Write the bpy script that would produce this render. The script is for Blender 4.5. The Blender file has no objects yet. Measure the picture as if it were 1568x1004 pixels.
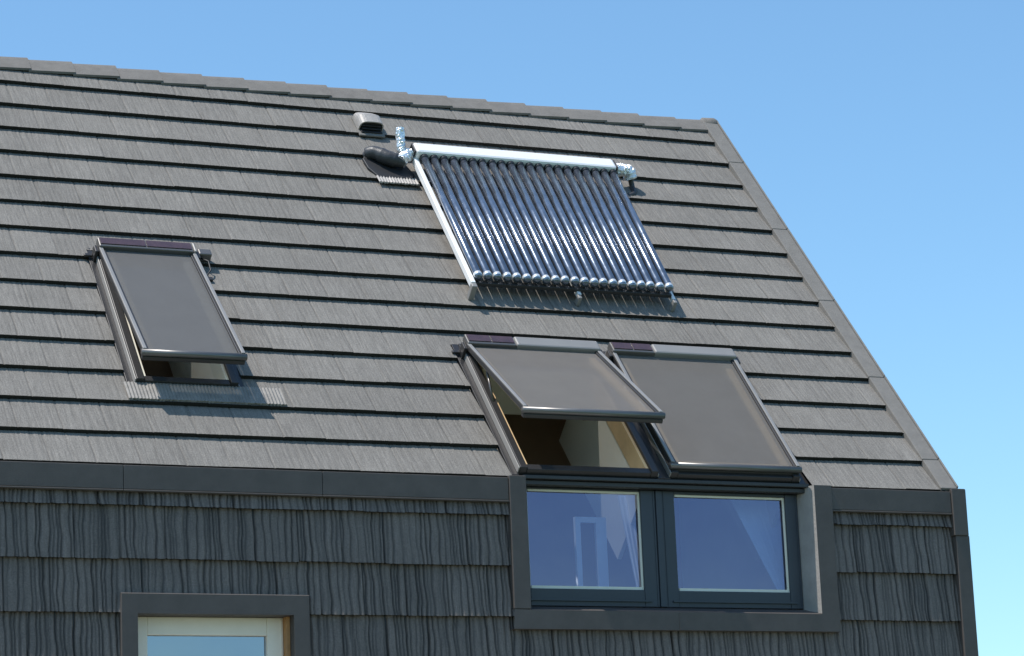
import bpy, bmesh, math, random
import numpy as np
from mathutils import Vector, Matrix
random.seed(4); rng=np.random.default_rng(7)
A=math.radians(48.5); CA,SA=math.cos(A),math.sin(A)
H0=4.90
scene=bpy.context.scene
# ---------------------------------------------------------------- mappings
def R(x,v,h): return (x, v*CA-h*SA, H0+v*SA+h*CA)          # roof slope coords
def Wn(x,v,h): return (x, -h, H0+v)                        # facade coords, h outwards
# ---------------------------------------------------------------- materials
def mat(name,col,rough=.6,metal=0.,var=.12,scale=6.,bump=0.,bscale=80.,stretch=(1,1,1),spec=.5,coat=0.,tint=False,streak=0.,rvar=0.,see=0.):
    m=bpy.data.materials.new(name); m.use_nodes=True; nt=m.node_tree; N=nt.nodes; L=nt.links
    b=N["Principled BSDF"]; b.inputs["Roughness"].default_value=rough; b.inputs["Metallic"].default_value=metal
    b.inputs["Specular IOR Level"].default_value=spec; b.inputs["Coat Weight"].default_value=coat
    tc=N.new("ShaderNodeTexCoord"); mp=N.new("ShaderNodeMapping"); L.new(tc.outputs["Object"],mp.inputs[0]); mp.inputs["Scale"].default_value=stretch
    n=N.new("ShaderNodeTexNoise"); n.inputs["Scale"].default_value=scale; n.inputs["Detail"].default_value=8; n.inputs["Roughness"].default_value=.65
    L.new(mp.outputs[0],n.inputs["Vector"])
    mr=N.new("ShaderNodeMapRange"); mr.inputs["From Min"].default_value=.3; mr.inputs["From Max"].default_value=.7
    mr.inputs["To Min"].default_value=1-var; mr.inputs["To Max"].default_value=1+var; L.new(n.outputs[0],mr.inputs[0])
    fac=mr.outputs[0]
    if rvar:
        rr=N.new("ShaderNodeMapRange"); rr.inputs["From Min"].default_value=.35; rr.inputs["From Max"].default_value=.65
        rr.inputs["To Min"].default_value=rough-rvar; rr.inputs["To Max"].default_value=rough+rvar; L.new(n.outputs[0],rr.inputs[0]); L.new(rr.outputs[0],b.inputs["Roughness"])
    def mul(a,b_):
        k=N.new("ShaderNodeMath"); k.operation='MULTIPLY'; L.new(a,k.inputs[0]); L.new(b_,k.inputs[1]); return k.outputs[0]
    if tint:
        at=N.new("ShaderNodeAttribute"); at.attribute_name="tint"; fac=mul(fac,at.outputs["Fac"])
        if streak:
            mp2=N.new("ShaderNodeMapping"); mp2.inputs["Scale"].default_value=(110,7,7); L.new(tc.outputs["Object"],mp2.inputs[0])
            n2=N.new("ShaderNodeTexNoise"); n2.inputs["Scale"].default_value=1; n2.inputs["Detail"].default_value=4; L.new(mp2.outputs[0],n2.inputs["Vector"])
            m2=N.new("ShaderNodeMapRange"); m2.inputs["From Min"].default_value=.3; m2.inputs["From Max"].default_value=.7
            m2.inputs["To Min"].default_value=1-streak; m2.inputs["To Max"].default_value=1+streak; L.new(n2.outputs[0],m2.inputs[0]); fac=mul(fac,m2.outputs[0])
            # stone-coated granules
            n4=N.new("ShaderNodeTexNoise"); n4.inputs["Scale"].default_value=130; n4.inputs["Detail"].default_value=2; L.new(tc.outputs["Object"],n4.inputs["Vector"])
            m4_=N.new("ShaderNodeMapRange"); m4_.inputs["From Min"].default_value=.3; m4_.inputs["From Max"].default_value=.7
            m4_.inputs["To Min"].default_value=.76; m4_.inputs["To Max"].default_value=1.24; L.new(n4.outputs[0],m4_.inputs[0]); fac=mul(fac,m4_.outputs[0])
    vm=N.new("ShaderNodeVectorMath"); vm.operation='SCALE'; vm.inputs[0].default_value=col; L.new(fac,vm.inputs["Scale"]); L.new(vm.outputs[0],b.inputs["Base Color"])
    if bump:
        n3=N.new("ShaderNodeTexNoise"); n3.inputs["Scale"].default_value=bscale; n3.inputs["Detail"].default_value=4; L.new(mp.outputs[0],n3.inputs["Vector"])
        bp=N.new("ShaderNodeBump"); bp.inputs["Strength"].default_value=bump; bp.inputs["Distance"].default_value=.01; L.new(n3.outputs[0],bp.inputs["Height"]); L.new(bp.outputs[0],b.inputs["Normal"])
    if see:   # open weave cloth lets part of the light through
        t=N.new("ShaderNodeBsdfTransparent"); mx=N.new("ShaderNodeMixShader"); mx.inputs[0].default_value=see
        L.new(b.outputs[0],mx.inputs[1]); L.new(t.outputs[0],mx.inputs[2]); L.new(mx.outputs[0],N["Material Output"].inputs[0])
    return m
M={}
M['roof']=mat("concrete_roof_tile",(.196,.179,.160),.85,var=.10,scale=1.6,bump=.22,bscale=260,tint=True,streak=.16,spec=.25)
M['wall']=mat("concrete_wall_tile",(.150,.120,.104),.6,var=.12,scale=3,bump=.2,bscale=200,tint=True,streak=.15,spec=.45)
M['ridge']=mat("ridge_tile_concrete",(.165,.149,.134),.85,var=.15,scale=9,bump=.4,bscale=150)
M['verge']=mat("verge_concrete",(.180,.165,.149),.85,var=.12,scale=12,bump=.4,bscale=200)
M['flash']=mat("dark_zinc_flashing",(.080,.067,.060),.6,metal=.0,var=.14,scale=7,bump=.3,bscale=300)
M['clad']=mat("grey_aluminium_cladding",(.17,.160,.152),.38,metal=.6,var=.06,scale=5)
M['clad_dark']=mat("dark_aluminium_cladding",(.048,.045,.045),.4,metal=.4,var=.08,scale=5)
M['cover']=mat("light_grey_cover",(.27,.255,.24),.45,metal=.2,var=.06,scale=6)
M['mesh']=mat("awning_mesh_cloth",(.175,.157,.141),.75,var=.05,scale=5,bump=.3,bscale=600,spec=.3,see=.27)
M['mesh2']=mat("awning_mesh_cloth_cool",(.125,.119,.114),.75,var=.05,scale=5,bump=.3,bscale=600,spec=.3,see=.15)
M['solarstrip']=mat("solar_strip_glass",(.07,.035,.035),.15,var=.3,scale=12,coat=.6)
M['wood']=mat("pine_wood",(.64,.45,.25),.5,var=.15,scale=4,stretch=(8,1,1))
M['lead']=mat("lead_apron",(.22,.20,.18),.65,metal=.0,var=.2,scale=14,bump=.5,bscale=60)
M['reveal']=mat("light_zinc_sunlit_reveal",(.34,.31,.285),.55,metal=.1,var=.12,scale=8,bump=.3,bscale=60)  # light zinc; on the dormer reveal its paleness paints in sunlight
M['plaster']=mat("cream_plaster",(.90,.84,.72),.8,var=.03,scale=3)
M['brown']=mat("brown_interior_wall",(.50,.32,.21),.8,var=.1,scale=2)
M['roomw']=mat("room_white_wall",(.8,.78,.74),.8,var=.05)
M['frame']=mat("blue_grey_window_frame",(.036,.041,.052),.4,var=.06,scale=5)
M['bead']=mat("cream_glazing_bead",(.78,.73,.62),.5,var=.05)
M['white']=mat("white_window_frame",(.88,.77,.64),.45,var=.04)
M['oak']=mat("brown_reveal_wood",(.45,.22,.08),.5,var=.2,scale=10)
M['alu']=mat("collector_aluminium",(.86,.84,.82),.35,metal=.1,var=.03)
M['chrome']=mat("bright_tube_cap",(.85,.85,.85),.3,metal=.6,var=.05)
M['tube']=mat("evacuated_tube_glass",(.13,.155,.205),.21,metal=.6,var=.25,scale=14,spec=1.0,coat=1.,rvar=.05)
M['foil']=mat("crinkled_aluminium_foil",(.85,.85,.85),.28,metal=.7,var=.1,bump=1.0,bscale=45)
M['rubber']=mat("black_pipe_insulation",(.035,.035,.038),.45,var=.2,bump=.2,bscale=80)
M['black']=mat("black_plastic",(.02,.02,.022),.5)
M['grass']=mat("garden_lawn",(.07,.10,.035),.9,var=.4,scale=.8,bump=.6,bscale=30)
M['pave']=mat("concrete_paving",(.30,.29,.27),.85,var=.15,scale=1.5)
M['curtain']=mat("white_reflection_sheet",(.88,.88,.88),.8,var=.03)  # for the added sheets that imitate pale reflections in the panes
M['bark']=mat("tree_bark",(.10,.075,.055),.9,var=.3,scale=12,bump=.8,bscale=30)
def glassmat(name,refl,tr,fac):
    m=bpy.data.materials.new(name); m.use_nodes=True; nt=m.node_tree; N=nt.nodes; L=nt.links
    N.remove(N["Principled BSDF"]); o=N["Material Output"]
    g=N.new("ShaderNodeBsdfGlossy"); g.inputs["Roughness"].default_value=.01; g.inputs["Color"].default_value=(*refl,1)
    t=N.new("ShaderNodeBsdfTransparent"); t.inputs["Color"].default_value=(*tr,1)
    lw=N.new("ShaderNodeLayerWeight"); lw.inputs["Blend"].default_value=.35
    mr=N.new("ShaderNodeMapRange"); mr.inputs["To Min"].default_value=fac; mr.inputs["To Max"].default_value=1; L.new(lw.outputs["Fresnel"],mr.inputs[0])
    n=N.new("ShaderNodeTexNoise"); n.inputs["Scale"].default_value=1.3; bp=N.new("ShaderNodeBump"); bp.inputs["Strength"].default_value=.10; bp.inputs["Distance"].default_value=.05
    L.new(n.outputs[0],bp.inputs["Height"]); L.new(bp.outputs[0],g.inputs["Normal"])
    mx=N.new("ShaderNodeMixShader"); L.new(mr.outputs[0],mx.inputs[0]); L.new(t.outputs[0],mx.inputs[1]); L.new(g.outputs[0],mx.inputs[2]); L.new(mx.outputs[0],o.inputs[0])
    return m
M['glass']=glassmat("coated_window_glass",(.42,.42,.66),(.72,.82,1.0),.28)
M['glass2']=glassmat("clear_window_glass",(.60,.66,.74),(.5,.62,.75),.45)
M['glass3']=glassmat("roof_window_glass",(.7,.75,.8),(.92,.95,.95),.08)
# ---------------------------------------------------------------- builders
def empty(name,loc=(0,0,0)):
    e=bpy.data.objects.new(name,None); scene.collection.objects.link(e); e.location=loc; e.empty_display_size=.3; return e
def finish(name,me,m,parent,bevel=0,smooth=False):
    o=bpy.data.objects.new(name,me); scene.collection.objects.link(o)
    if m is not None and not me.materials: me.materials.append(m)
    if parent:
        o.parent=parent; o.matrix_parent_inverse=Matrix.Translation(-Vector(parent.location))
    if bevel:
        b=o.modifiers.new("bevel",'BEVEL'); b.width=bevel; b.segments=2; b.limit_method='ANGLE'
    if smooth:
        for p in me.polygons: p.use_smooth=True
    return o
def fixn(me):
    bm=bmesh.new(); bm.from_mesh(me); bmesh.ops.recalc_face_normals(bm,faces=bm.faces); bm.to_mesh(me); bm.free()
BF=[(0,1,3,2),(4,6,7,5),(0,4,5,1),(2,3,7,6),(0,2,6,4),(1,5,7,3)]
def boxes(name,m,fn,lst,parent,bevel=.004):
    vs=[];fs=[]
    for b in lst:
        k=len(vs)
        for i in (0,1):
            for j in (2,3):
                for l in (4,5): vs.append(fn(b[i],b[j],b[l]))
        fs+= [tuple(k+q for q in f) for f in BF]
    me=bpy.data.meshes.new(name); me.from_pydata(vs,[],fs); fixn(me)
    return finish(name,me,M[m],parent,bevel)
def poly(name,m,vs,fs,parent,bevel=0,solid=0):
    me=bpy.data.meshes.new(name); me.from_pydata(vs,[],fs); fixn(me)
    o=finish(name,me,M[m],parent,bevel)
    if solid:
        s=o.modifiers.new("s",'SOLIDIFY'); s.thickness=solid; s.offset=0
    return o
def sweep(name,m,paths,parent,seg=14,crinkle=0,smooth=True):
    vs=[];fs=[]
    for pts,rad in paths:
        pts=[Vector(p) for p in pts]; n=len(pts)
        if not hasattr(rad,'__len__'): rad=[rad]*n
        k=len(vs); prev=None
        for i,p in enumerate(pts):
            d=(pts[min(i+1,n-1)]-pts[max(i-1,0)]).normalized()
            if prev is None: a=d.orthogonal().normalized()
            else: a=(prev-d*prev.dot(d)).normalized()
            prev=a; b=d.cross(a)
            for s in range(seg):
                t=2*math.pi*s/seg; r=rad[i]*(1+crinkle*random.uniform(-1,1))
                vs.append(tuple(p+(a*math.cos(t)+b*math.sin(t))*r))
        for i in range(n-1):
            for s in range(seg):
                s2=(s+1)%seg; fs.append((k+i*seg+s,k+i*seg+s2,k+(i+1)*seg+s2,k+(i+1)*seg+s))
        fs.append(tuple(k+s for s in range(seg))[::-1]); fs.append(tuple(k+(n-1)*seg+s for s in range(seg)))
    me=bpy.data.meshes.new(name); me.from_pydata(vs,[],fs)
    return finish(name,me,M[m],parent,0,smooth)
def gridmesh(name,P,tint,mask,m,parent):
    V=[];F=[];T=[];k=0
    for g,t,mk in zip(P,tint,mask):
        r,c,_=g.shape; V.append(g.reshape(-1,3)); T.append(t.reshape(-1))
        idx=np.arange(r*c).reshape(r,c)+k
        q=np.stack([idx[:-1,:-1],idx[:-1,1:],idx[1:,1:],idx[1:,:-1]],-1)[mk]; F.append(q.reshape(-1,4)); k+=r*c
    V=np.concatenate(V);F=np.concatenate(F);T=np.concatenate(T)
    me=bpy.data.meshes.new(name); me.vertices.add(len(V)); me.vertices.foreach_set("co",V.astype(np.float32).ravel())
    me.loops.add(F.size); me.loops.foreach_set("vertex_index",F.astype(np.int32).ravel())
    me.polygons.add(len(F)); me.polygons.foreach_set("loop_start",(np.arange(len(F))*4).astype(np.int32)); me.polygons.foreach_set("loop_total",np.full(len(F),4,np.int32))
    me.update(calc_edges=True); me.validate()
    at=me.attributes.new("tint",'FLOAT','POINT'); at.data.foreach_set("value",T.astype(np.float32))
    return finish(name,me,M[m],parent)
def groove_table(x0,x1,dmin,dmax,wmin,wmax,gmin,gmax):
    X=np.arange(x0-.1,x1+.1,.001); P=np.zeros_like(X); x=x0-.1
    while x<x1+.1:
        x+= gmin+(gmax-gmin)*rng.random()**1.8
        w=rng.uniform(wmin,wmax); d=rng.uniform(dmin,dmax)
        i0=max(0,int((x-4*w-x0+.1)/.001)); i1=min(len(X),int((x+4*w-x0+.1)/.001)+1)
        P[i0:i1]-= d*np.exp(-((X[i0:i1]-x)/w)**2)
    return X,P
def tiles(name,x0,x1,rows,fn,holes,fine,m,parent,thick,nv,gp,tw=.30,cres=.05,rough=1.,jd_=.009,tk=45,bulge=0,edgek=.8,warp=1.,butt_shadow=.3):
    xs=np.concatenate([np.arange(x0,fine,cres),np.arange(fine,x1,.0062),[x1]])
    ts=np.linspace(0,1,nv); Ps=[];Ts=[];Ms=[]
    for ri,(vb,vt) in enumerate(rows):
        GX,GP=groove_table(x0,x1,*gp)
        X,T=np.meshgrid(xs,ts); V=vb+(vt-vb)*T
        ph=rng.uniform(0,6.28,6)
        xw=X+warp*(.0045*np.sin(X*19+ph[0]+V*13)+.003*np.sin(V*29+X*9+ph[1]))+.0012*np.sin(V*60+ph[2]+X*40)
        prof=np.interp(xw,GX,GP)
        if bulge: prof=prof+bulge*(np.sin(xw*74+ph[3])*np.sin(xw*31+ph[4])+.6*np.sin(xw*131+ph[5]))
        off=(ri%2)*tw/2+rng.uniform(-.01,.01); ti=np.floor((X+off)/tw).astype(int); fx=(X+off)/tw-ti
        jd=np.minimum(fx,1-fx)*tw; joint=-jd_*np.exp(-(jd/.0042)**2)
        nt_=ti.max()-ti.min()+1; lift=rough*rng.uniform(-.0025,.0035,nt_)[ti-ti.min()]; shade=(1+rough*rng.uniform(-.07,.07,nt_))[ti-ti.min()]; vj=rough*rng.uniform(-.003,.003,nt_)[ti-ti.min()]
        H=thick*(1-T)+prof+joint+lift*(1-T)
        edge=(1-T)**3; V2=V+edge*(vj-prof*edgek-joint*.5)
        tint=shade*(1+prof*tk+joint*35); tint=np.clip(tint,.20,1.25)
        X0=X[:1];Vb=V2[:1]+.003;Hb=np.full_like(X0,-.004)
        X=np.vstack([X0,X0,X]);V2=np.vstack([Vb,V2[:1],V2]);H=np.vstack([Hb,H[:1],H]);tint=np.vstack([tint[:1]*butt_shadow,tint[:1]*butt_shadow,tint])  # butt faces tinted dark, painting in the shadow line under each course
        c=fn(X,V2,H); g=np.stack([np.broadcast_to(q,X.shape) for q in c],-1)
        xc=(X[:-1,:-1]+X[:-1,1:])/2; vc=(V2[:-1,:-1]+V2[1:,:-1])/2; mk=np.ones(xc.shape,bool); mk[1,:]=False
        for (a,b,c_,d) in holes: mk&=~((xc>a)&(xc<b)&(vc>c_)&(vc<d))
        Ps.append(g);Ts.append(tint);Ms.append(mk)
    return gridmesh(name,Ps,Ts,Ms,m,parent)
XL=-11.0
house=empty("tiled_roof_house",(-5.4,1.5,0))
# ---------------------------------------------------------------- roof
E=.34; NR=15
SK=(-5.93,-5.11,.84,2.47); DM=(-3.40,-1.07,-.3,1.50)
rows=[(k*E-.014,(k+1)*E+.012) for k in range(NR)]
tiles("roof_tiles",XL,.04,rows,R,[SK,DM],-7.6,'roof',house,.035,5,(.0006,.0030,.003,.006,.012,.045),rough=.65,jd_=.006,tk=62,edgek=.5,butt_shadow=.15)
# ---------------------------------------------------------------- facade tiles
EW=.3446; zb=[-.261-EW*k for k in range(14)]
wrows=[(z,min(z+EW+.01,-.10)) for z in zb[:6]]
holes=[(-3.40,-.98,-.98,.2),(-6.12,-4.93,-2.35,-.87)]
tiles("facade_tiles",XL,.12,wrows,Wn,holes,-7.6,'wall',house,.040,9,(.006,.017,.0045,.0085,.020,.066),tk=46,jd_=.018,bulge=.0016,edgek=.35,warp=1.0,butt_shadow=.15)
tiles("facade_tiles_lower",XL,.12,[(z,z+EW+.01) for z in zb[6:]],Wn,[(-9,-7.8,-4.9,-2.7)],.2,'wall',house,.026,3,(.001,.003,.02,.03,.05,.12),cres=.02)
# ---------------------------------------------------------------- structural shell (behind the tiles)
def slab(name,m,rects,fn,h,parent,thick=.02):
    return boxes(name,m,fn,[(a,b,c,d,h-thick,h) for a,b,c,d in rects],parent,0)
RC=[(XL,-5.93,.0,5.0),(-5.93,-5.11,.0,.84),(-5.93,-5.11,2.47,5.0),(-5.11,-3.40,.0,5.0),(-3.40,-1.07,1.50,5.0),(-1.07,.1,.0,5.0)]
slab("roof_underlay",'black',RC,R,-.02,house)
slab("inner_ceiling",'brown',RC,R,-.24,house)
WC=[(XL,-6.12,-4.9,-.02),(-6.12,-4.93,-4.9,-2.35),(-6.12,-4.93,-.87,-.02),(-4.93,-3.40,-4.9,-.02),(-3.40,-.98,-4.9,-.98),(-.98,.12,-4.9,-.02)]
slab("facade_backing",'black',WC,Wn,-.01,house)
slab("inner_wall",'roomw',WC,Wn,-.2,house)
YR=5.1*CA; ZR=H0+5.1*SA
poly("gable_wall",'wall',[(.12,0,0),(.12,2*YR,0),(.12,2*YR,H0),(.12,YR,ZR-.03),(.12,0,H0-.02),(XL,0,0),(XL,2*YR,0),(XL,2*YR,H0),(XL,YR,ZR-.03),(XL,0,H0-.02)],[(0,1,2,3,4),(5,6,7,8,9),(1,2,7,6)],house)
poly("rear_roof_slope",'ridge',[(XL,YR,ZR),(.14,YR,ZR),(.14,2*YR+.1,H0-.1),(XL,2*YR+.1,H0-.1)],[(0,1,2,3)],house,solid=.03)
XYZ=lambda x,y,z:(x,y,z)
boxes("room_back_wall",'brown',XYZ,[(XL+.1,.05,2.3,2.4,2.2,H0+2.4)],house,0)
boxes("room_floor",'roomw',XYZ,[(XL+.1,.05,.25,2.3,3.2,3.3)],house,0)
vs=[];fs=[]
for x,k in ((-.95,0),(-3.85,4)):
    vs+=[(x,.25,2.4),(x,2.3,2.4),(x,2.3,H0+2.1),(x,.25,H0-.15)]; fs.append((k,k+1,k+2,k+3))
poly("room_side_wall",'plaster',vs,fs,house,solid=.02)
# ---------------------------------------------------------------- ridge tiles
def ridge():
    vs=[];fs=[];x=.10;S=[-.145,-.10,-.05,-.025,0,.025,.05,.10,.145]
    while x>XL:
        x1=x-.372; k=len(vs); j=random.uniform(-.004,.004)
        for xx,l in ((x,.044+j),(x-.05,.041+j),(x1,.027+j)):
            for s in S: vs.append((xx,YR+s,ZR+l-(math.sqrt(s*s+.03**2)-.03)*1.13))
            for s in S[::-1]: vs.append((xx,YR+s*.93,ZR+l-.016-(math.sqrt(s*s+.03**2)-.03)*1.13))
        n=len(S)*2
        for a in range(2):
            for i in range(n): fs.append((k+a*n+i,k+a*n+(i+1)%n,k+(a+1)*n+(i+1)%n,k+(a+1)*n+i))
        fs.append(tuple(k+i for i in range(n))); fs.append(tuple(k+2*n+i for i in range(n))[::-1])
        x-=.355
    poly("ridge_tiles",'ridge',vs,fs,house)
ridge()
sweep("ridge_end_cap",'ridge',[([(.02,YR,ZR-.02),(.12,YR,ZR-.02),(.155,YR,ZR-.02),(.165,YR,ZR-.02)],[.075,.08,.065,.03])],house)
segs=[0,.34,1.36,2.38,3.40,4.42,5.10]
boxes("verge_trim",'verge',R,[(.0,.135,a+.0015-.01,b-.0035-.01,-.02,.048) for a,b in zip(segs[:-1],segs[1:])],house,.006)
boxes("verge_edge",'verge',R,[(.1375,.15,a+.002,b-.003,-.16,.056) for a,b in zip(segs[:-1],segs[1:])],house,.004)
# ---------------------------------------------------------------- eave band
def band(x0,x1,seams):
    xs=[x0]+seams+[x1]; L=[];L2=[]
    for a,b in zip(xs[:-1],xs[1:]):
        L.append((a+.001,b-.001,-.160,-.002,-.01,.052)); L2.append((a+.001,b-.001,-.172,-.1615,-.01,.058))
    boxes("eave_flashing",'flash',Wn,L+L2,house,.004)
band(XL,-3.442,[-9.6,-8.2,-7.55,-6.13,-4.78]); band(-.935,.068,[])
boxes("corner_trim",'flash',Wn,[(.07,.185,-.325,.02,-.02,.066),(.085,.20,-4.88,-.3255,-.05,.055),(.1865,.20,-.325,.02,-.02,.05)],house,.005)
# ---------------------------------------------------------------- dormer surround
def surround(name,xo0,xo1,xi0,xi1,zt,zi,zob,zib,front=.062,back=-.12):
    vs=[];fs=[]
    def ring(pts):
        k=len(vs)
        for x,z,h in pts: vs.append(Wn(x,z,h))
        return k
    o=[(xo0,zob),(xo1,zob),(xo1,zt),(xo0,zt)]; i=[(xi0,zib),(xi1,zib),(xi1,zi),(xi0,zi)]
    k0=ring([(x,z,-.01) for x,z in o]); k1=ring([(x,z,front-.008) for x,z in o]); k2=ring([(x+(.006 if x<(xo0+xo1)/2 else -.006),z+(.006 if z==zob else -.006),front) for x,z in o])
    k3=ring([(x,z,front) for x,z in i]); k4=ring([(x,z,back) for x,z in i])
    for a,b in ((k0,k1),(k1,k2),(k2,k3),(k3,k4)):
        for e in range(4): fs.append((a+e,a+(e+1)%4,b+(e+1)%4,b+e))
    return poly(name,'flash',vs,fs,house)
boxes("dormer_trim_left",'flash',Wn,[(-3.44,-3.315,-.90,.012,-.14,.062)],house,.005)
poly("dormer_trim_bottom",'flash',[Wn(-3.45,-1.035,.064),Wn(-.93,-1.035,.064),Wn(-1.06,-.912,.064),Wn(-3.318,-.905,.064),Wn(-3.44,-.902,.064),
     Wn(-3.45,-1.035,-.01),Wn(-.93,-1.035,-.01),Wn(-1.06,-.86,-.11),Wn(-3.318,-.86,-.11)],[(0,1,2,3,4),(0,5,6,1),(2,7,8,3)],house)
boxes("sill_joint",'flash',Wn,[(-2.206,-2.196,-1.03,-.915,.06,.0675)],house,0)
poly("dormer_trim_right",'flash',[Wn(-1.075,-.908,.062),Wn(-.935,-1.03,.062),Wn(-.935,.012,.062),Wn(-1.075,.012,.062),Wn(-.935,-1.03,-.02),Wn(-.935,.012,-.02)],
     [(0,1,2,3),(1,4,5,2)],house)
poly("dormer_reveal_right",'reveal',[Wn(-1.075,-.908,.0615),Wn(-1.075,.012,.0615),Wn(-1.125,-.86,-.12),Wn(-1.125,.012,-.12)],[(0,1,3,2)],house)  # paler than the trim around it, sunlight put into the colour
boxes("dormer_head",'clad_dark',Wn,[(-3.313,-1.08,-.032,.0,-.16,-.03),(-3.313,-1.08,.003,.03,-.16,.005)],house,.004)
# ---------------------------------------------------------------- facade windows (dormer)
def wwin(name,xa,xb,ga,gb,zt,zb_,gt,gbt,y,fm,gm,parent,bead=True,depth=.06):
    boxes(name+"_frame",fm,Wn,[(xa,ga,zb_,zt,-y-depth,-y),(gb,xb,zb_,zt,-y-depth,-y),(ga+.0005,gb-.0005,gt,zt,-y-depth,-y-.002),(ga+.0005,gb-.0005,zb_,gbt,-y-depth,-y-.002)],parent,.004)
    boxes(name+"_drip",fm,Wn,[(ga-.05,gb+.05,zb_+.035,zb_+.047,-y,-y+.014),(xa+.012,xa+.018,zb_+.01,zt-.01,-y,-y+.004),(xb-.018,xb-.012,zb_+.01,zt-.01,-y,-y+.004)],parent,0)
    if bead:
        t=.015; yy=-y-.018
        boxes(name+"_bead",'bead',Wn,[(ga,ga+t*.5,gbt,gt,yy-.01,yy),(gb-t,gb,gbt,gt,yy-.01,yy),(ga+t,gb-t,gt-t,gt,yy-.01,yy-.001),(ga+t,gb-t,gbt,gbt+t*1.4,yy-.01,yy-.001)],parent,0)
    poly(name+"_glass",gm,[Wn(ga-.01,gbt-.01,-y-.038),Wn(gb+.01,gbt-.01,-y-.038),Wn(gb+.01,gt+.01,-y-.038),Wn(ga-.01,gt+.01,-y-.038)],[(0,1,2,3)],parent)
wwin("dormer_window_a",-3.313,-2.262,-3.24,-2.375,-.034,-.855,-.046,-.735,.105,'frame','glass',house)
wwin("dormer_window_b",-2.212,-1.127,-2.112,-1.224,-.034,-.855,-.056,-.738,.105,'frame','glass',house)
boxes("dormer_post",'frame',Wn,[(-2.260,-2.214,-.855,-.036,-.16,-.095)],house,.004)
def folds(name,xa0,xa1,xb0,xb1,zt,zb_,yt,yb):
    vs=[];fs=[];n=16
    for i in range(n+1):
        t=i/n; dy=.003*math.sin(i*2.1)
        vs+=[(xa0+(xa1-xa0)*t,yt+dy,H0+zt),(xb0+(xb1-xb0)*t,yb+dy,H0+zb_)]
    for i in range(n): fs.append((2*i,2*i+1,2*i+3,2*i+2))
    poly(name,'curtain',vs,fs,house)
folds("curtain",-1.50,-1.04,-1.22,-1.12,-.02,-.85,.42,.18)  # added pale sheets behind the dormer panes, standing in for reflections
folds("pane_reflection_b",-2.40,-2.20,-2.38,-2.27,-.02,-.85,.42,.18)
boxes("pane_reflection_bars",'curtain',XYZ,[(-2.74,-2.70,.42,.45,H0-.9,H0-.18),(-2.58,-2.50,.42,.45,H0-.9,H0-.22),(-2.70,-2.50,.42,.45,H0-.22,H0-.18)],house,0)  # added bars imitating the lighter reflected panels in the left pane
# ---------------------------------------------------------------- lower window
surround("lower_window_surround",-6.155,-4.89,-6.045,-5.0,-.825,-.957,-2.35,-2.25,.055,-.10)
wwin("lower_window",-6.045,-5.025,-5.94,-5.135,-.958,-2.25,-1.075,-2.14,.10,'white','glass2',house,False)
boxes("lower_window_reveal",'oak',Wn,[(-5.024,-5.002,-2.25,-.958,-.16,-.03)],house,0)
boxes("front_door",'frame',Wn,[(-8.95,-7.85,-4.88,-2.72,-.08,-.02)],house,.01)
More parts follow.
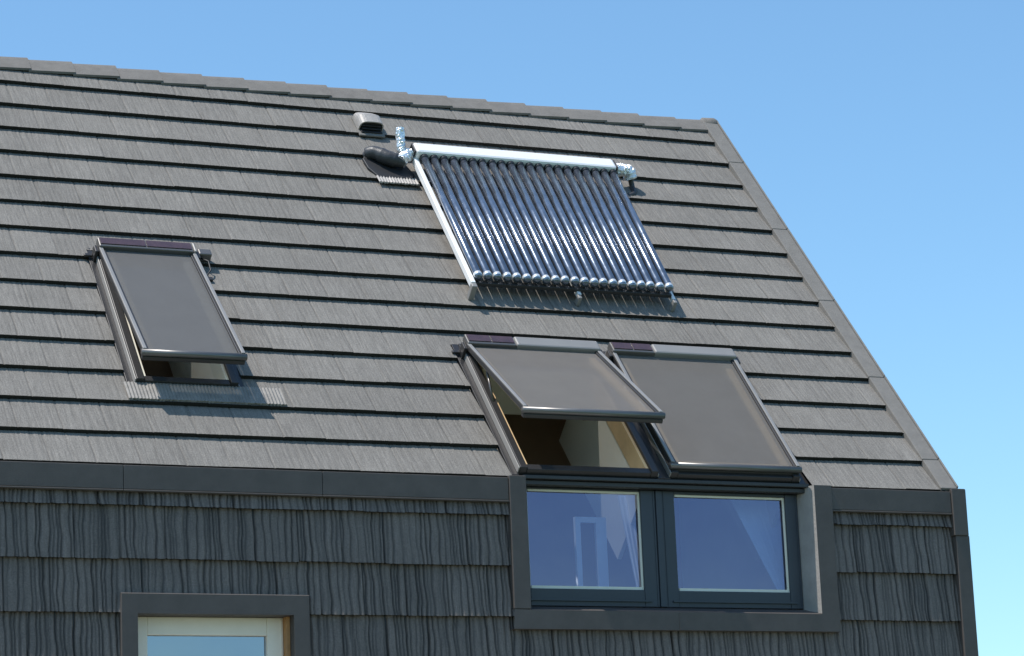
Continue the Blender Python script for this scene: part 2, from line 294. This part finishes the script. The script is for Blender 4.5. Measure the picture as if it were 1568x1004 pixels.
# ---------------------------------------------------------------- roof windows
def skylight(x0,x1,v0,v1,phi,solar,endbox,short=0.,dx=0.,wood='wood',cloth='mesh'):
    o=empty("roof_window",R((x0+x1)/2,(v0+v1)/2,0))
    w=.055
    boxes("base_frame",'clad_dark',R,[(x0,x0+w,v0,v1,-.06,.075),(x1-w,x1,v0,v1,-.06,.075),(x0+w,x1-w,v1-w,v1,-.06,.08),(x0+w,x1-w,v0,v0+w,-.06,.06)],o,.005)
    boxes("inner_wood_frame",wood,R,[(x0+w,x0+w+.022,v0+w,v1-w,-.10,.055),(x1-w-.022,x1-w,v0+w,v1-w,-.10,.055),(x0+w+.022,x1-w-.022,v0+w,v0+w+.022,-.10,.040)],o,.002)
    boxes("side_flashing",'clad_dark',R,[(x0-.055,x0-.001,v0-.02,v1+.06,.0,.022),(x1+.001,x1+.055,v0-.02,v1+.06,.0,.022),(x0-.0005,x1+.0005,v1,v1+.06,.0,.03)],o,.003)
    boxes("side_flashing_edge",'cover',R,[(x0-.010,x0-.001,v0,v1,.0225,.07),(x1+.001,x1+.010,v0,v1,.0225,.05)],o,.003)
    boxes("lining",'plaster',R,[(x0+.02,x0+.05,v0+.03,v1-.03,-.5,-.101),(x1-.05,x1-.02,v0+.03,v1-.03,-.75,-.101),(x0+.05,x1-.05,v1-.06,v1-.03,-.5,-.101)],o,0)
    vh=v1-.07; hh=.082; L=vh-v0-short; c,s=math.cos(phi),math.sin(phi)
    def S(x,l,h): return R(x+dx*l,vh-l*c+h*s,hh+l*s+h*c)
    boxes("sash_frame",'clad_dark',S,[(x0-.002,x0+.045,0,L,0,.035),(x1-.045,x1+.002,0,L,0,.035)],o,.006)
    boxes("sash_rail_lip",'cover',S,[(x0+.0,x0+.026,.02,L-.01,.0355,.046),(x1-.028,x1-.002,.02,L-.01,.0355,.046)],o,.003)
    boxes("sash_wood",wood,S,[(x0+.05,x0+.10,.02,L-.03,-.045,-.002),(x1-.10,x1-.05,.02,L-.03,-.045,-.002),(x0+.10,x1-.10,L-.08,L-.03,-.045,-.002)],o,.002)
    poly("sash_glass",'glass3',[S(x0+.10,.02,-.02),S(x1-.10,.02,-.02),S(x1-.10,L-.08,-.02),S(x0+.10,L-.08,-.02)],[(0,1,2,3)],o)
    poly("awning_blind",cloth,[S(x0+.046,.0,.024),S(x1-.046,.0,.024),S(x1-.046,L-.02,.024),S(x0+.046,L-.02,.024)],[(0,1,2,3)],o)
    sweep("awning_bottom_bar",'clad',[([S(x0-.008,L,.018),S(x1+.008,L,.018)],.024)],o,12)
    boxes("sash_bottom_rail",'clad_dark',S,[(x0+.0,x1-.0,L-.03,L+.018,-.035,-.004)],o,.005)
    xs=x0+solar*(x1-x0)
    boxes("awning_cassette",'cover' ,R,[(xs+.004,x1+.0,vh-.02,vh+.09,.085,.150)],o,.014)
    boxes("solar_housing",'clad',R,[(x0,xs,vh-.02,vh+.09,.085,.145)],o,.008)
    xm=(x0+xs)/2
    boxes("solar_strip",'solarstrip',R,[(x0+.012,xm-.004,vh+.003,vh+.078,.146,.151),(xm+.004,xs-.012,vh+.003,vh+.078,.146,.151)],o,.002)
    boxes("cassette_bracket",'clad_dark',R,[(x0-.03,x0-.002,vh-.05,vh+.03,.02,.115),(x1+.002,x1+.03,vh-.05,vh+.03,.02,.115),(x0-.09,x0-.031,vh-.01,vh+.02,.03,.05)],o,.005)
    if endbox:
        boxes("control_box",'clad',R,[(x1+.031,x1+.13,vh+.01,vh+.08,.04,.11)],o,.01)
        sweep("cable",'black',[([R(x1+.05,vh+.01,.07),R(x1+.09,vh-.05,.09),R(x1+.10,vh-.12,.06),R(x1+.06,vh-.18,.05),R(x1+.02,vh-.2,.04)],.006)],o,8)
        boxes("roof_bracket",'clad_dark',R,[(x1+.02,x1+.10,vh-.225,vh-.19,.03,.05)],o,.003)
    if phi>.15:
        sweep("window_stay",'clad',[([S(x0+.03,.42,-.02),R(x0+.03,vh-.62,.07)],.009),([S(x1-.03,.42,-.02),R(x1-.03,vh-.62,.07)],.009)],o,8)
    sweep("ventilation_handle",'cover',[([S((x0+x1)/2-.05,L-.055,-.05),S((x0+x1)/2+.05,L-.055,-.05)],.012)],o,8)
    return o
s1=skylight(-5.875,-5.160,.86,2.43,math.radians(7.0),.97,True,wood='bead',cloth='mesh2')
s2=skylight(-3.34,-2.285,.035,1.47,math.radians(16.2),.36,False,short=.085,dx=-.035)
s3=skylight(-2.185,-1.160,.035,1.47,0.0,.33,False,short=.045)
boxes("coupling_gutter",'clad_dark',R,[(-2.284,-2.186,.02,1.5,-.02,.03)],s3,.003)
def apron(x0,x1,va,vb,parent,m='lead'):
    n=int((x1-x0)/.012); vs=[];fs=[]
    for i in range(n+1):
        x=x0+(x1-x0)*i/n; z=.005*(i%2)+random.uniform(-.001,.001)
        for v,h in ((va+random.uniform(-.004,.004),.034),(va+.002,.046),((va+vb)/2,.044),(vb,.04)):
            vs.append(R(x,v,h+z))
    for i in range(n):
        for j in range(3): fs.append((i*4+j,i*4+j+1,i*4+5+j,i*4+4+j))
    poly("lead_apron",m,vs,fs,parent)
apron(-5.96,-4.86,.672,.862,s1)
# ---------------------------------------------------------------- solar collector
sc=empty("solar_thermal_collector",R(-2.2,3.1,0))
NT=21; T=[];caps=[];tops=[]
for i in range(NT):
    f=i/(NT-1); xt=-2.965+f*(1.655); xb=-3.015+f*1.59
    j=random.uniform(-.002,.002)
    pt=Vector(R(xt+j,3.90,.150)); pb=Vector(R(xb-j,2.215+random.uniform(-.004,.004),.170)); d=(pb-pt).normalized()
    T.append(([pt,pt.lerp(pb,.5),pb,pb+d*.012,pb+d*.02],[.0315,.0315,.0315,.024,.008]))
    caps.append(([pb-d*.034,pb-d*.0],[.0335,.0335]))
    tops.append(([pt-d*.02,pt+d*.035],[.037,.037]))
sweep("evacuated_tubes",'tube',T,sc,24)
sweep("tube_top_collars",'black',tops,sc,14)
sweep("tube_end_caps",'chrome',caps,sc,14)
boxes("manifold_header",'alu',R,[(-3.035,-1.28,3.90,4.04,.085,.205)],sc,.022)
boxes("manifold_end_cap",'black',R,[(-3.05,-3.0352,3.91,4.03,.09,.2),(-1.2798,-1.265,3.91,4.03,.09,.2)],sc,.01)
def railpts(xt,xb,w,h0,h1,dh=0):
    vs=[]
    for (x,v,q) in ((xt,3.93,0),(xb,2.15,dh)):
        for xx in (x,x+w):
            for h in (h0,h1): vs.append(R(xx,v,h+q))
    return vs
poly("side_rail_left",'alu',railpts(-3.045,-3.088,.036,.085,.135,.025),BF,sc,.004)
poly("side_rail_mid",'alu',railpts(-2.16,-2.20,.03,.05,.09,.02),BF,sc,.004)
poly("side_rail_right",'alu',railpts(-1.30,-1.400,.03,.05,.09,.02),BF,sc,.004)
boxes("bottom_rail",'clad_dark',R,[(-3.05,-1.40,2.185,2.225,.10,.13)],sc,.004)
boxes("roof_hooks",'cover',R,[(-3.092,-3.048,2.10,2.15,.02,.155),(-2.21,-2.18,2.10,2.15,.03,.11),(-1.41,-1.38,2.10,2.15,.03,.12),(-3.0,-2.96,3.98,4.0,.02,.09),(-1.36,-1.32,3.98,4.0,.02,.09)],sc,.006)
def RP(x,v,h): return Vector(R(x,v,h))
def bent(pts,n=10):
    pts=[Vector(p) for p in pts]; out=[]
    for i in range(len(pts)-1):
        p0=pts[max(i-1,0)];p1=pts[i];p2=pts[i+1];p3=pts[min(i+2,len(pts)-1)]
        for k in range(n):
            t=k/n; out.append(.5*((2*p1)+(p2-p0)*t+(2*p0-5*p1+4*p2-p3)*t*t+(3*p1-p0-3*p2+p3)*t**3))
    out.append(pts[-1]); return out
b0=RP(-3.06,3.97,.14)
sweep("foil_pipe_left",'foil',[(bent([b0,b0+Vector((-.06,-.01,0)),b0+Vector((-.075,0,.05)),b0+Vector((-.08,.0,.20))]),.036),
   (bent([b0+Vector((-.0,0,-.01)),b0+Vector((-.06,-.03,-.05)),b0+Vector((-.10,-.05,-.09))]),.048)],sc,14,.13,False)
b1=RP(-1.265,3.97,.14)
sweep("foil_pipe_right",'foil',[(bent([b1,b1+Vector((.07,0,0)),b1+Vector((.13,0,-.01)),b1+Vector((.15,.02,-.06))]),.052)],sc,14,.13,False)
sweep("insulated_pipe_right",'rubber',[(bent([b1+Vector((.15,.02,-.05)),b1+Vector((.17,.03,-.13)),b1+Vector((.15,-.03,-.2)),b1+Vector((.05,-.04,-.24)),b1+Vector((-.02,-.04,-.24))]),.022)],sc,12,.04)
# ---------------------------------------------------------------- pipe penetration
pp=empty("roof_pipe_boot",R(-3.3,3.9,0))
sweep("insulated_duct",'rubber',[(bent([RP(-3.39,4.05,.03),RP(-3.34,4.02,.085),RP(-3.24,3.93,.10),RP(-3.12,3.88,.10)]),[.035]*5+[.055]*10+[.06]*10+[.05]*6)],pp,16,.03)
bd=[(-3.43,3.99),(-3.38,4.07),(-3.25,4.08),(-3.08,3.96),(-3.04,3.80),(-3.09,3.73),(-3.36,3.73),(-3.42,3.86)]
poly("boot_plate",'black',[R(x,v,.022) for x,v in bd]+[R(x,v,.045) for x,v in bd],[tuple(range(8)),tuple(range(8,16))]+[(i,(i+1)%8,8+(i+1)%8,8+i) for i in range(8)],pp,.006)
apron(-3.38,-3.04,3.655,3.75,pp,'reveal')
# ---------------------------------------------------------------- roof vent
rv=empty("roof_vent",R(-3.24,4.52,0))
vs=[];fs=[];n=12
for j,(v,hs,w_) in enumerate(((4.45,.10,.10),(4.56,.105,.10),(4.66,.055,.09))):
    for i in range(n+1):
        t=math.pi*i/n; cx=-math.copysign(abs(math.cos(t))**.5,math.cos(t)); sy=math.sin(t)**.5 if math.sin(t)>1e-6 else 0
        vs.append(R(-3.24+w_*cx,v-.012*sy,.02+hs*sy))
for j in range(2):
    for i in range(n): fs.append((j*(n+1)+i,j*(n+1)+i+1,(j+1)*(n+1)+i+1,(j+1)*(n+1)+i))
fs.append(tuple(2*(n+1)+i for i in range(n+1)))
poly("vent_hood",'reveal',vs,fs,rv,solid=.010)
boxes("vent_base",'verge',R,[(-3.35,-3.13,4.37,4.66,.02,.036)],rv,.004)
boxes("vent_louvres",'black',R,[(-3.33,-3.15,4.455,4.48,.037,.10),(-3.33,-3.15,4.40,4.455,.037,.047),(-3.32,-3.16,4.42,4.455,.058,.066),(-3.32,-3.16,4.435,4.455,.078,.086)],rv,.002)
# ---------------------------------------------------------------- ground and the bare tree across the garden (reflected in the panes)
poly("ground",'grass',[(-400,-400,0),(400,-400,0),(400,400,0),(-400,400,0)],[(0,1,2,3)],None)
poly("paved_terrace",'pave',[(-14,-5,.004),(3,-5,.004),(3,-.05,.004),(-14,-.05,.004)],[(0,1,2,3)],None)
tr=random.Random(12); paths=[]
def branch(p,d,L,r,depth):
    pts=[p];q=p.copy();dd=d.copy()
    for i in range(4):
        dd=(dd+Vector((tr.uniform(-.18,.18),tr.uniform(-.18,.18),tr.uniform(-.05,.16)))).normalized(); q=q+dd*L/4; pts.append(q.copy())
    paths.append((pts,[r*(1-.12*i) for i in range(5)]))
    if depth==0: return
    for k in range(3):
        a=tr.uniform(0,6.28); side=Vector((math.cos(a),math.sin(a),0)); nd=(dd*.8+side*tr.uniform(.5,.9)+Vector((0,0,.15))).normalized()
        branch(pts[tr.choice((2,3,4))],nd,L*tr.uniform(.6,.8),r*.5,depth-1)
branch(Vector((-1.0,-24,0)),Vector((0,0,1)),3.4,.16,4)
sweep("bare_tree",'bark',paths,None,7)
# ---------------------------------------------------------------- sun and sky
s=Vector((-.40,-.02,.92)).normalized()
sd=bpy.data.lights.new("sun",'SUN'); sd.energy=5.0; sd.angle=math.radians(.5); sd.color=(1,.96,.90)
so=bpy.data.objects.new("sun",sd); scene.collection.objects.link(so); so.rotation_euler=s.to_track_quat('Z','Y').to_euler(); so.location=(-10,-5,20)
w=bpy.data.worlds.new("World"); scene.world=w; w.use_nodes=True; nt=w.node_tree; bg=nt.nodes["Background"]
sk=nt.nodes.new("ShaderNodeTexSky"); sk.sky_type='NISHITA'; sk.sun_disc=False; sk.sun_elevation=math.asin(s.z); sk.sun_rotation=math.atan2(s.x,s.y)
sk.air_density=1.0; sk.dust_density=.6; sk.ozone_density=1.0
vm=nt.nodes.new("ShaderNodeVectorMath"); vm.operation='MULTIPLY'; vm.inputs[1].default_value=(.93,1.24,1.35)
nt.links.new(sk.outputs[0],vm.inputs[0]); nt.links.new(vm.outputs[0],bg.inputs[0]); bg.inputs[1].default_value=.148
# ---------------------------------------------------------------- camera
ps,th,ro=math.radians(23.682),math.radians(12.815),math.radians(-2.370)
f=Vector((math.sin(ps)*math.cos(th),math.cos(ps)*math.cos(th),math.sin(th))); r=Vector((math.cos(ps),-math.sin(ps),0)); u=r.cross(f)
r2=r*math.cos(ro)+u*math.sin(ro); u2=-r*math.sin(ro)+u*math.cos(ro)
cd=bpy.data.cameras.new("camera"); cd.sensor_width=36; cd.lens=36*4215/1568; cd.clip_end=2000; cd.clip_start=.1
co=bpy.data.objects.new("camera",cd); scene.collection.objects.link(co)
m3=Matrix((r2,u2,-f)).transposed(); m4=m3.to_4x4(); m4.translation=Vector((-10.802,-16.998,H0-3.166)); co.matrix_world=m4
scene.camera=co
scene.view_settings.view_transform='Standard'; scene.view_settings.look='None'; scene.view_settings.exposure=0
